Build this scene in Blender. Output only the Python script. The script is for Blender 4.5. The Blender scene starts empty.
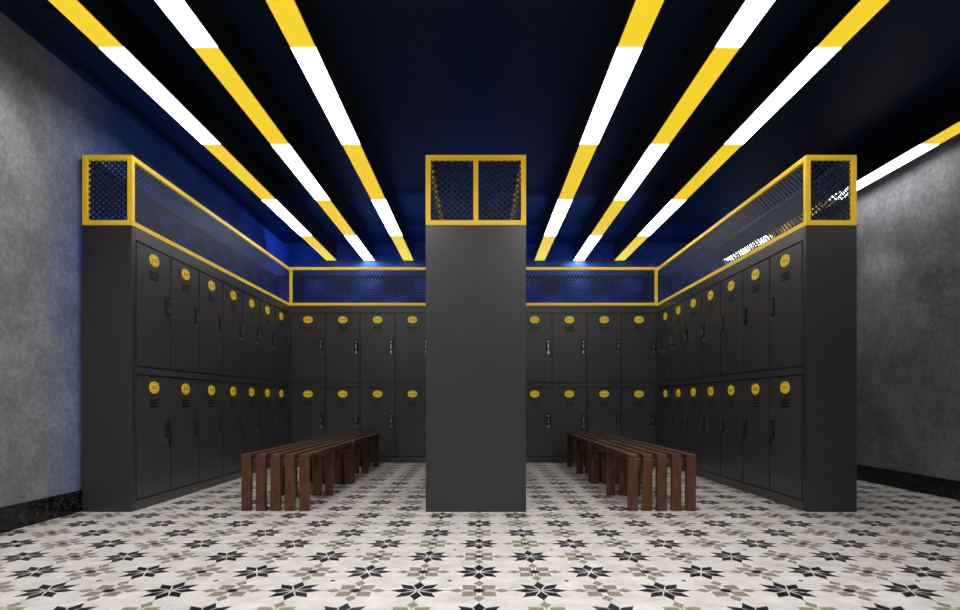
import bpy, bmesh, math
from mathutils import Vector, Matrix
S=bpy.context.scene
try:
    S.view_settings.view_transform='Standard'
    S.view_settings.look='None'
except Exception as e: print(e)

# ---------------- layout constants (metres) ----------------
CAMH=0.76; D=3.87
XL=-2.80; XR=3.76; YB=7.95; YF=-2.2; H=3.05
LB=(-2.766,-2.418); RB=(2.279,2.634); IS=(-0.372,0.328)
YBK=7.07; YBE=7.57; LH=2.0; CH=2.49

# ---------------- node helpers ----------------
class NB:
    def __init__(s,name):
        s.m=bpy.data.materials.new(name); s.m.use_nodes=True
        s.t=s.m.node_tree; s.N=s.t.nodes; s.L=s.t.links
        s.b=s.N['Principled BSDF']; s.out=s.N['Material Output']
    def lk(s,a,b): s.L.new(a,b)
    def math(s,op,a,b=None,c=None):
        n=s.N.new('ShaderNodeMath'); n.operation=op
        for i,v in enumerate((a,b,c)):
            if v is None: continue
            if hasattr(v,'is_linked') or hasattr(v,'links'): s.lk(v,n.inputs[i])
            else: n.inputs[i].default_value=v
        return n.outputs[0]
    def coord(s):
        n=s.N.new('ShaderNodeTexCoord'); return n.outputs['Object']
    def noise(s,vec,scale,detail=4,rough=.55):
        n=s.N.new('ShaderNodeTexNoise'); s.lk(vec,n.inputs['Vector'])
        n.inputs['Scale'].default_value=scale; n.inputs['Detail'].default_value=detail; n.inputs['Roughness'].default_value=rough
        return n.outputs['Fac']
    def ramp(s,f,stops):
        n=s.N.new('ShaderNodeValToRGB'); s.lk(f,n.inputs[0]); e=n.color_ramp.elements
        while len(e)<len(stops): e.new(.5)
        for i,(p,c) in enumerate(stops): e[i].position=p; e[i].color=(*c,1)
        return n.outputs[0]
    def mix(s,f,a,b):
        n=s.N.new('ShaderNodeMix'); n.data_type='RGBA'
        if hasattr(f,'links'): s.lk(f,n.inputs[0])
        else: n.inputs[0].default_value=f
        for v,i in ((a,6),(b,7)):
            if hasattr(v,'links'): s.lk(v,n.inputs[i])
            else: n.inputs[i].default_value=(*v,1)
        return n.outputs[2]
    def bump(s,h,st=.2,d=.01):
        n=s.N.new('ShaderNodeBump'); n.inputs['Strength'].default_value=st; n.inputs['Distance'].default_value=d
        s.lk(h,n.inputs['Height']); s.lk(n.outputs[0],s.b.inputs['Normal'])

def simple(name,col,rough=.5,metal=0,var=.08,scale=6,emis=None,es=0,spec=.5):
    n=NB(name); v=n.noise(n.coord(),scale)
    lo=tuple(c*(1-var) for c in col); hi=tuple(min(1,c*(1+var)) for c in col)
    n.lk(n.ramp(v,[(.3,lo),(.7,hi)]),n.b.inputs['Base Color'])
    n.b.inputs['Roughness'].default_value=rough; n.b.inputs['Metallic'].default_value=metal
    n.b.inputs['Specular IOR Level'].default_value=spec
    if emis:
        n.b.inputs['Emission Color'].default_value=(*emis,1); n.b.inputs['Emission Strength'].default_value=es
    return n.m

M={}
M['steel']=simple('locker_steel',(.032,.031,.033),.34,0.0,.06,3)
M['door']=simple('locker_door',(.052,.051,.055),.30,0.0,.06,3)
M['black']=simple('black_gap',(.004,.004,.005),.6)
M['navyrail']=simple('navy_rail',(.006,.012,.035),.5)
M['yellow']=simple('yellow_paint',(.80,.50,.018),.45,0,.04,5,(.85,.54,.01),.22)  # frame paint with a faint glow mixed in, not a lamp
M['badge']=simple('yellow_badge',(.85,.60,.02),.4,0,.04,5,(.9,.60,.01),.24)  # badge colour also emits a little to read brighter
M['chrome']=simple('lock_metal',(.45,.45,.46),.25,1)
M['body']=simple('strip_body',(.003,.004,.007),.5)
M['litw']=simple('light_white',(.8,.8,.8),.5,0,.01,1,(.98,.985,1),10.0)
M['lity']=simple('light_yellow',(.6,.4,.02),.5,0,.01,1,(.92,.655,.022),.85)
M['led']=simple('led_blue',(.1,.2,.8),.5,0,.01,1,(.10,.27,1.0),75.0)  # emitter for the added blue wall fill

# ceiling
n=NB('ceiling_navy'); v=n.noise(n.coord(),1.2)
n.lk(n.ramp(v,[(.3,(.0014,.008,.026)),(.7,(.002,.010,.033))]),n.b.inputs['Base Color'])
n.b.inputs['Roughness'].default_value=.45; n.b.inputs['Specular IOR Level'].default_value=.2
M['ceil']=n.m

# walls
def plaster(name,blue=False):
    n=NB(name); c=n.coord()
    a=n.noise(c,3.0,9,.7); b=n.noise(c,30,6,.75)
    k=n.math('ADD',n.math('MULTIPLY',a,.55),n.math('MULTIPLY',b,.45))
    g=n.ramp(k,[(.36,(.125,.125,.132)),(.50,(.215,.215,.225)),(.64,(.35,.35,.362))])
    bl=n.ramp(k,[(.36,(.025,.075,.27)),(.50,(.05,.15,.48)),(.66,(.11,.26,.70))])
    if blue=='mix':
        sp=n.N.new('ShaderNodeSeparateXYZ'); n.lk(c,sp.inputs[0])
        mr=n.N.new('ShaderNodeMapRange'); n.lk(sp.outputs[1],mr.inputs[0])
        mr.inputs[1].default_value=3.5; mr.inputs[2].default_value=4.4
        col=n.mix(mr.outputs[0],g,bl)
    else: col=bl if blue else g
    n.lk(col,n.b.inputs['Base Color']); n.b.inputs['Roughness'].default_value=.75
    n.bump(k,.5,.015); return n.m
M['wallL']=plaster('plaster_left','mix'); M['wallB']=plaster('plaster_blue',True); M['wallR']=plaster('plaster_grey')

n=NB('black_marble'); c=n.coord(); v=n.noise(c,7,8,.7)
d=n.math('ABSOLUTE',n.math('SUBTRACT',v,.5))
n.lk(n.ramp(d,[(0,(.10,.10,.10)),(.008,(.006,.006,.007)),(1,(.004,.004,.005))]),n.b.inputs['Base Color'])
n.b.inputs['Roughness'].default_value=.2; n.b.inputs['Specular IOR Level'].default_value=.3; M['marble']=n.m

n=NB('bench_wood'); c=n.coord()
mp=n.N.new('ShaderNodeMapping'); n.lk(c,mp.inputs[0]); mp.inputs['Scale'].default_value=(14,1.2,3)
v=n.noise(mp.outputs[0],4,6,.6)
n.lk(n.ramp(v,[(.3,(.040,.015,.008)),(.7,(.110,.042,.020))]),n.b.inputs['Base Color'])
n.b.inputs['Roughness'].default_value=.38; M['wood']=n.m

# diamond mesh
n=NB('diamond_mesh'); c=n.coord(); sp=n.N.new('ShaderNodeSeparateXYZ'); n.lk(c,sp.inputs[0])
u=n.math('DIVIDE',n.math('ADD',sp.outputs[0],sp.outputs[1]),.044); w=n.math('DIVIDE',sp.outputs[2],.040)
def tri(x): return n.math('ABSOLUTE',n.math('SUBTRACT',n.math('FRACT',x),.5))
a=tri(n.math('ADD',u,w)); b=tri(n.math('SUBTRACT',u,w))
hole=n.math('LESS_THAN',n.math('MAXIMUM',a,b),.30)
tr=n.N.new('ShaderNodeBsdfTransparent'); ms=n.N.new('ShaderNodeMixShader')
n.b.inputs['Base Color'].default_value=(.004,.012,.048,1); n.b.inputs['Roughness'].default_value=.5; n.b.inputs['Specular IOR Level'].default_value=.25
n.lk(hole,ms.inputs[0]); n.lk(n.b.outputs[0],ms.inputs[1]); n.lk(tr.outputs[0],ms.inputs[2]); n.lk(ms.outputs[0],n.out.inputs[0])
M['mesh']=n.m

# floor tiles
n=NB('patterned_tiles'); c=n.coord(); sp=n.N.new('ShaderNodeSeparateXYZ'); n.lk(c,sp.inputs[0])
P=.50
U=n.math('DIVIDE',sp.outputs[0],P); V=n.math('DIVIDE',sp.outputs[1],P)
def cf(x,off):
    y=n.math('ADD',x,off+.5); return n.math('SUBTRACT',n.math('FRACT',y),.5)
def flower(ou,ov,k,rot,cc,L,W):
    a=cf(U,ou); b=cf(V,ov)
    r=n.math('SQRT',n.math('ADD',n.math('MULTIPLY',a,a),n.math('MULTIPLY',b,b)))
    t=n.math('ARCTAN2',b,a); t=n.math('ADD',t,rot+math.pi*4)
    seg=2*math.pi/k
    t=n.math('MULTIPLY',n.math('SUBTRACT',n.math('FRACT',n.math('DIVIDE',n.math('ADD',t,seg/2),seg)),.5),seg)
    x=n.math('MULTIPLY',r,n.math('COSINE',t)); y=n.math('ABSOLUTE',n.math('MULTIPLY',r,n.math('SINE',t)))
    e=n.math('ADD',n.math('DIVIDE',n.math('ABSOLUTE',n.math('SUBTRACT',x,cc)),L),n.math('DIVIDE',y,W))
    return n.math('LESS_THAN',e,1.0)
def mx(a,b): return n.math('MAXIMUM',a,b)
blk=mx(flower(0,0,8,0,.122,.100,.047),flower(.5,.5,8,0,.122,.100,.047))
tau=mx(flower(.5,0,4,math.pi/4,.110,.085,.074),flower(0,.5,4,math.pi/4,.110,.085,.074))
tau=mx(tau,mx(flower(.5,0,4,0,.180,.070,.046),flower(0,.5,4,0,.180,.070,.046)))
blk=mx(blk,mx(flower(.5,0,4,0,.0,.055,.055),flower(0,.5,4,0,.0,.055,.055)))
blk=mx(blk,flower(.25,.25,4,0,0,.026,.026))
g1=n.math('GREATER_THAN',n.math('ABSOLUTE',cf(n.math('MULTIPLY',U,1),0)),.494)
g2=n.math('GREATER_THAN',n.math('ABSOLUTE',cf(n.math('MULTIPLY',V,1),0)),.494)
gr=mx(g1,g2)
nz=n.noise(c,9,5); base=n.ramp(nz,[(.3,(.58,.55,.52)),(.7,(.76,.735,.71))])
nt=n.noise(c,140,3); tc=n.ramp(nt,[(.38,(.15,.12,.095)),(.62,(.40,.34,.28))])
bc=n.ramp(nt,[(.3,(.004,.005,.007)),(.7,(.012,.013,.017))])
col=n.mix(gr,base,(.35,.33,.31)); col=n.mix(tau,col,tc); col=n.mix(blk,col,bc)
n.lk(col,n.b.inputs['Base Color']); n.b.inputs['Roughness'].default_value=.28
n.b.inputs['Specular IOR Level'].default_value=.35
M['floor']=n.m

# ---------------- geometry helpers ----------------
def box(bm,x0,x1,y0,y1,z0,z1,mi=0):
    vs=[bm.verts.new((x,y,z)) for x in(x0,x1) for y in(y0,y1) for z in(z0,z1)]
    for f in((0,1,3,2),(4,6,7,5),(0,4,5,1),(2,3,7,6),(0,2,6,4),(1,5,7,3)):
        fc=bm.faces.new([vs[i] for i in f]); fc.material_index=mi
def obj(name,bm,mats,parent=None,bevel=0,loc=None,seg=2):
    bmesh.ops.recalc_face_normals(bm,faces=bm.faces)
    me=bpy.data.meshes.new(name); bm.to_mesh(me); bm.free()
    for m in mats: me.materials.append(M[m])
    o=bpy.data.objects.new(name,me); S.collection.objects.link(o)
    if parent: o.parent=parent
    if loc: o.location=loc
    if bevel:
        b=o.modifiers.new('bevel','BEVEL'); b.width=bevel; b.segments=seg; b.limit_method='ANGLE'
    return o
def empty(name,loc=(0,0,0)):
    o=bpy.data.objects.new(name,None); S.collection.objects.link(o); o.location=loc; o.empty_display_size=.1; return o
def boxobj(name,dims,mat,parent=None,bevel=0):
    bm=bmesh.new(); box(bm,*dims); return obj(name,bm,[mat],parent,bevel)

# ---------------- room ----------------
T=.12
boxobj('floor',(XL-T,XR+T,YF-T,YB+T,-T,0),'floor')
boxobj('ceiling',(XL-T,XR+T,YF-T,YB+T,H,H+T),'ceil')
boxobj('wall_left',(XL-T,XL,YF-T,YB+T,0,H),'wallL')
boxobj('wall_right',(XR,XR+T,YF-T,YB+T,0,H),'wallR')
boxobj('wall_back',(XL,XR,YB,YB+T,0,H),'wallB')
boxobj('wall_front',(XL,XR,YF-T,YF,0,H),'wallR')
boxobj('baseboard_left',(XL,XL+.018,YF,YB,0,.15),'marble',None,.003)
boxobj('baseboard_right',(XR-.018,XR,YF,YB,0,.15),'marble',None,.003)
boxobj('baseboard_back',(XL+.018,XR-.018,YB-.018,YB,0,.15),'marble',None,.003)
boxobj('baseboard_front',(XL+.018,XR-.018,YF,YF+.018,0,.15),'marble',None,.003)

# ---------------- locker door mesh ----------------
PIT=.443; DW=PIT-.008; DH=.885
def ell(bm,cx,cz,rx,rz,y0,y1,mi,N=28):
    a=[bm.verts.new((cx+rx*math.cos(t*2*math.pi/N),y0,cz+rz*math.sin(t*2*math.pi/N))) for t in range(N)]
    b=[bm.verts.new((cx+rx*math.cos(t*2*math.pi/N),y1,cz+rz*math.sin(t*2*math.pi/N))) for t in range(N)]
    bm.faces.new(a).material_index=mi
    bm.faces.new(b[::-1]).material_index=mi
    for i in range(N):
        j=(i+1)%N; bm.faces.new((a[i],a[j],b[j],b[i])).material_index=mi
def door_mesh(side):
    bm=bmesh.new()
    box(bm,-DW/2,DW/2,-.018,0,0,DH,0)
    bmesh.ops.bevel(bm,geom=[e for e in bm.edges if abs(e.verts[0].co.y+.018)<1e-5 and abs(e.verts[1].co.y+.018)<1e-5],offset=.007,segments=2,affect='EDGES')
    for f in bm.faces: f.material_index=0
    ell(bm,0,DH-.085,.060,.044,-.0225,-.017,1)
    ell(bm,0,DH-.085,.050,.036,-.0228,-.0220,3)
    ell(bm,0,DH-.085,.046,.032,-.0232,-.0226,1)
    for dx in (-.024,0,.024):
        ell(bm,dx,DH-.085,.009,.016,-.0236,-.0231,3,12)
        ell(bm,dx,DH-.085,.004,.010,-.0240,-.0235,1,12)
    for k in range(3):
        z=DH-.185-k*.024
        box(bm,-.055,.055,-.0190,-.0175,z,z+.010,3)
        box(bm,-.055,.055,-.0235,-.0175,z+.010,z+.014,0)
    hx=side*(DW/2-.045); hz=DH*.545
    box(bm,hx-.024,hx+.024,-.030,-.017,hz-.07,hz+.07,3)
    ell(bm,hx,hz+.038,.013,.013,-.042,-.029,2,16)
    box(bm,hx-.009,hx+.009,-.048,-.029,hz-.05,hz+.010,2)
    box(bm,hx-.013,hx+.013,-.040,-.017,hz-.115,hz-.075,2)
    bmesh.ops.recalc_face_normals(bm,faces=bm.faces)
    me=bpy.data.meshes.new('door_leaf'); bm.to_mesh(me); bm.free()
    for m in('door','badge','chrome','black'): me.materials.append(M[m])
    return me
DR=door_mesh(1); DL=door_mesh(-1)

IN=.020   # doors are inset flush in the face frame
def bank(x0,x1,y0,y1,faces):
    e=empty('locker_bank',((x0+x1)/2,(y0+y1)/2,0)); inv=Matrix.Translation(-e.location)
    dirs={f[0] for f in faces}
    cx0=x0+(IN if 'W' in dirs else 0); cx1=x1-(IN if 'E' in dirs else 0); cy0=y0+(IN if 'S' in dirs else 0)
    def part(nm,bm,mat,bev=0):
        o=obj(nm,bm,[mat],None,bev); o.parent=e; o.matrix_parent_inverse=inv
    if 'S' in dirs:
        bm=bmesh.new(); box(bm,cx0,cx1,cy0,y1,0,LH); part('carcass',bm,'black')
    else:
        bm=bmesh.new(); box(bm,cx0,cx1,YS-.004,y1,0,LH-.002); part('carcass',bm,'black')
        bm=bmesh.new(); box(bm,x0,x1,y0,YS-.004,0,LH); part('end_panel',bm,'steel',.003)
        if len(dirs)==1:
            a,b=(x0,x0+.004) if 'E' in dirs else (x1-.004,x1)
            bm=bmesh.new(); box(bm,a-(.002 if 'E' in dirs else 0),b+(0 if 'E' in dirs else .002),YS-.004,y1,0,LH); part('back_panel',bm,'steel')
    i=0
    for dirn,start,cnt in faces:
        a0,a1=start-.004,start+cnt*PIT+.004
        bm=bmesh.new()
        lo,hi=(a0,y1) if dirn!='S' else (x0,x1)
        for z0,z1 in((0,.070),(.965,1.015),(1.910,LH)):
            if dirn=='E': box(bm,x1-IN,x1,lo,hi,z0,z1)
            elif dirn=='W': box(bm,x0,x0+IN,lo,hi,z0,z1)
            else: box(bm,lo,hi,y0,y0+IN,z0,z1)
        for z0,z1 in((.070,.965),(1.015,1.910)):
            if dirn=='E': box(bm,x1-IN,x1,a1,hi,z0,z1)
            elif dirn=='W': box(bm,x0,x0+IN,a1,hi,z0,z1)
            else: box(bm,lo,a0,y0,y0+IN,z0,z1); box(bm,a1,hi,y0,y0+IN,z0,z1)
        part('face_frame',bm,'door')
        for k in range(cnt):
            cpos=start+PIT*(k+.5)
            for z in(.075,1.02):
                me=DR if dirn in('S','E') else DL
                o=bpy.data.objects.new('door_%d'%i,me); i+=1
                S.collection.objects.link(o)
                if dirn=='E': loc=(x1-IN,cpos,z); r=math.pi/2
                elif dirn=='W': loc=(x0+IN,cpos,z); r=-math.pi/2
                else: loc=(cpos,y0+IN,z); r=0
                o.parent=e; o.location=Vector(loc)-e.location; o.rotation_euler=(0,0,r)
    return e
YS=3.915
bank(*LB,D,YBE,[('E',YS,7)])
bank(*RB,D,YBE,[('W',YS,7)])
bank(*IS,D,YBE,[('W',YS,7),('E',YS,7)])
bank(LB[1]+.002,IS[0]-.002,YBK,YBE,[('S',LB[1]+.02,4)])
bank(IS[1]+.002,RB[0]-.002,YBK,YBE,[('S',RB[0]-.02-4*PIT,4)])

# ---------------- mesh cages ----------------
def cage(x0,x1,y0,y1,divx=None,dark=''):
    """dark: sides whose long rails are navy (hidden wall-side framing): W,E,N"""
    e=empty('mesh_cage',((x0+x1)/2,(y0+y1)/2,LH))
    inv=Matrix.Translation(-e.location)
    t=.034; z0,z1=LH+.001,CH
    bm=bmesh.new()
    def dk(s): return 1 if s in dark else 0
    for x,sx in((x0,'W'),(x1-t,'E')):
        for y,sy in((y0,'S'),(y1-t,'N')): box(bm,x,x+t,y,y+t,z0,z1,1 if sy=='N' else 0)
    for za in(z0,z1-t):
        for y,s in((y0,'S'),(y1-t,'N')): box(bm,x0+t,x1-t,y,y+t,za,za+t,dk(s))
        for x,s in((x0,'W'),(x1-t,'E')): box(bm,x,x+t,y0+t,y1-t,za,za+t,dk(s))
    if divx is not None: box(bm,divx-t/2,divx+t/2,y0,y0+t,z0+t,z1-t)
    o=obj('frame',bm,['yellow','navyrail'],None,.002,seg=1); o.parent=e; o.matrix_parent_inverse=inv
    bm=bmesh.new(); h=t/2
    def quad(a,b):
        vs=[bm.verts.new(p) for p in((a[0],a[1],z0+t*.5),(b[0],b[1],z0+t*.5),(b[0],b[1],z1-t*.5),(a[0],a[1],z1-t*.5))]
        bm.faces.new(vs)
    quad((x0+h,y0+h),(x1-h,y0+h)); quad((x1-h,y0+h),(x1-h,y1-h)); quad((x0+h,y1-h),(x0+h,y0+h)); quad((x1-h,y1-h),(x0+h,y1-h))
    o=obj('mesh_panels',bm,['mesh']); o.parent=e; o.matrix_parent_inverse=inv
cage(*LB,D,YBE,dark='WN'); cage(*RB,D,YBE,dark='EN'); cage(*IS,D,YBE,(IS[0]+IS[1])/2,dark='N')
cage(LB[1]+.002,IS[0]-.002,YBK,YBE,dark='NWE'); cage(IS[1]+.002,RB[0]-.002,YBK,YBE,dark='NWE')

# ---------------- ceiling strips ----------------
ZS=2.795; hh=ZS-CAMH
SW=.150
def strip(cx,first_white,y0=YF+.05,y1=YB-.02,w=SW):
    e=empty('ceiling_strip_light',(cx,(y0+y1)/2,H)); inv=Matrix.Translation(-e.location)
    bm=bmesh.new(); box(bm,cx-w/2,cx+w/2,y0,y1,ZS+.004,H-.0005)
    o=obj('housing',bm,['body']); o.parent=e; o.matrix_parent_inverse=inv
    bw=bmesh.new(); by=bmesh.new()
    b0=3.18; st=1.192
    for k in range(-5,5):
        a=max(b0+st*k,y0); b=min(b0+st*(k+1),y1)
        if b<=a: continue
        white=((k%2)==0)!=first_white
        box(bw if white else by,cx-w/2+.004,cx+w/2-.004,a+.002,b-.002,ZS,ZS+.004)
    for nm,bb,mt in(('diffuser_white',bw,'litw'),('diffuser_yellow',by,'lity')):
        o=obj(nm,bb,[mt]); o.parent=e; o.matrix_parent_inverse=inv
for r,fw in((-1.035,0),(-.770,1),(-.495,0),(.425,0),(.700,1),(.985,0),(1.745,1)):
    strip(r*hh,bool(fw))

# ---------------- benches ----------------
def bench(x0,y0,y1):
    e=empty('slatted_bench',(x0+.2375,(y0+y1)/2,0)); inv=Matrix.Translation(-e.location)
    w=.068; pitch=(.475-w)/4; h=.40; t=.034
    def add(nm,bm):
        o=obj(nm,bm,['wood'],None,.004); o.parent=e; o.matrix_parent_inverse=inv
    for i in range(5):
        x=x0+i*pitch
        bm=bmesh.new(); box(bm,x,x+w,y0,y1,h-t,h); add('slat_%d'%(i+1),bm)
        n_=0
        for y in(y0,(y0+y1)/2-t/2,y1-t):
            n_+=1
            bm=bmesh.new(); box(bm,x,x+w,y,y+t,0,h-t-.0005); add('leg_%d_%d'%(i+1,n_),bm)
    for j,y in enumerate((y0+t+.001,(y0+y1)/2+t/2+.001,y1-2*t-.001)):
        bm=bmesh.new(); box(bm,x0+.004,x0+.471,y,y+t,h-t-.061,h-t-.001); add('cross_rail_%d'%(j+1),bm)
for bx in(-1.670,1.050):
    bench(bx,3.90,5.24); bench(bx,5.32,6.65)

# ---------------- unseen blue fill bars, added to brighten the upper walls ----------------
def blue_fill(dims):
    boxobj('led_strip_light',dims,'led')
blue_fill((XL+.006,XL+.030,4.1,7.5,2.02,2.045))
blue_fill((XL+.2,RB[1],YB-.06,YB-.032,2.02,2.045))

# ---------------- wall downlights, plus added front fill spots ----------------
def downlight_or_fill(x,y,power,aim,ang=70,col=(1,.98,.95)):
    e=empty('recessed_downlight',(x,y,H))
    bm=bmesh.new(); bmesh.ops.create_cone(bm,cap_ends=False,segments=32,radius1=.050,radius2=.042,depth=.012)
    bmesh.ops.translate(bm,verts=bm.verts,vec=(0,0,-.0065))
    o=obj('trim_ring',bm,['black'],e)
    L=bpy.data.lights.new('bulb','SPOT'); L.energy=power; L.spot_size=math.radians(ang); L.spot_blend=.8; L.shadow_soft_size=.04; L.color=col
    lo=bpy.data.objects.new('bulb',L); S.collection.objects.link(lo); lo.parent=e; lo.location=(0,0,-.015)
    d=Vector(aim)-Vector((x,y,H-.035)); lo.rotation_euler=d.to_track_quat('-Z','Y').to_euler()
for y in(1.2,3.25): downlight_or_fill(-2.50,y,32,(-2.75,y,.6),62)
for y in(1.6,3.4,5.2): downlight_or_fill(3.35,y,36,(3.74,y,.4),50)
for x in(-1.9,-.7,.7,1.9): downlight_or_fill(x,1.6,115,(x*.95,3.3,0),100)  # added fill spots, brighten floor and lockers from the front

# ---------------- world & camera ----------------
W=bpy.data.worlds.new('world'); S.world=W; W.use_nodes=True
W.node_tree.nodes['Background'].inputs[0].default_value=(.05,.06,.08,1); W.node_tree.nodes['Background'].inputs[1].default_value=.2
cam=bpy.data.cameras.new('camera'); co=bpy.data.objects.new('camera',cam); S.collection.objects.link(co)
co.location=(0,0,CAMH); co.rotation_euler=(math.pi/2,0,0)
cam.sensor_width=36; cam.lens=143.5*D/960*36; cam.shift_x=1/960; cam.shift_y=98/960; cam.clip_start=.02
S.camera=co
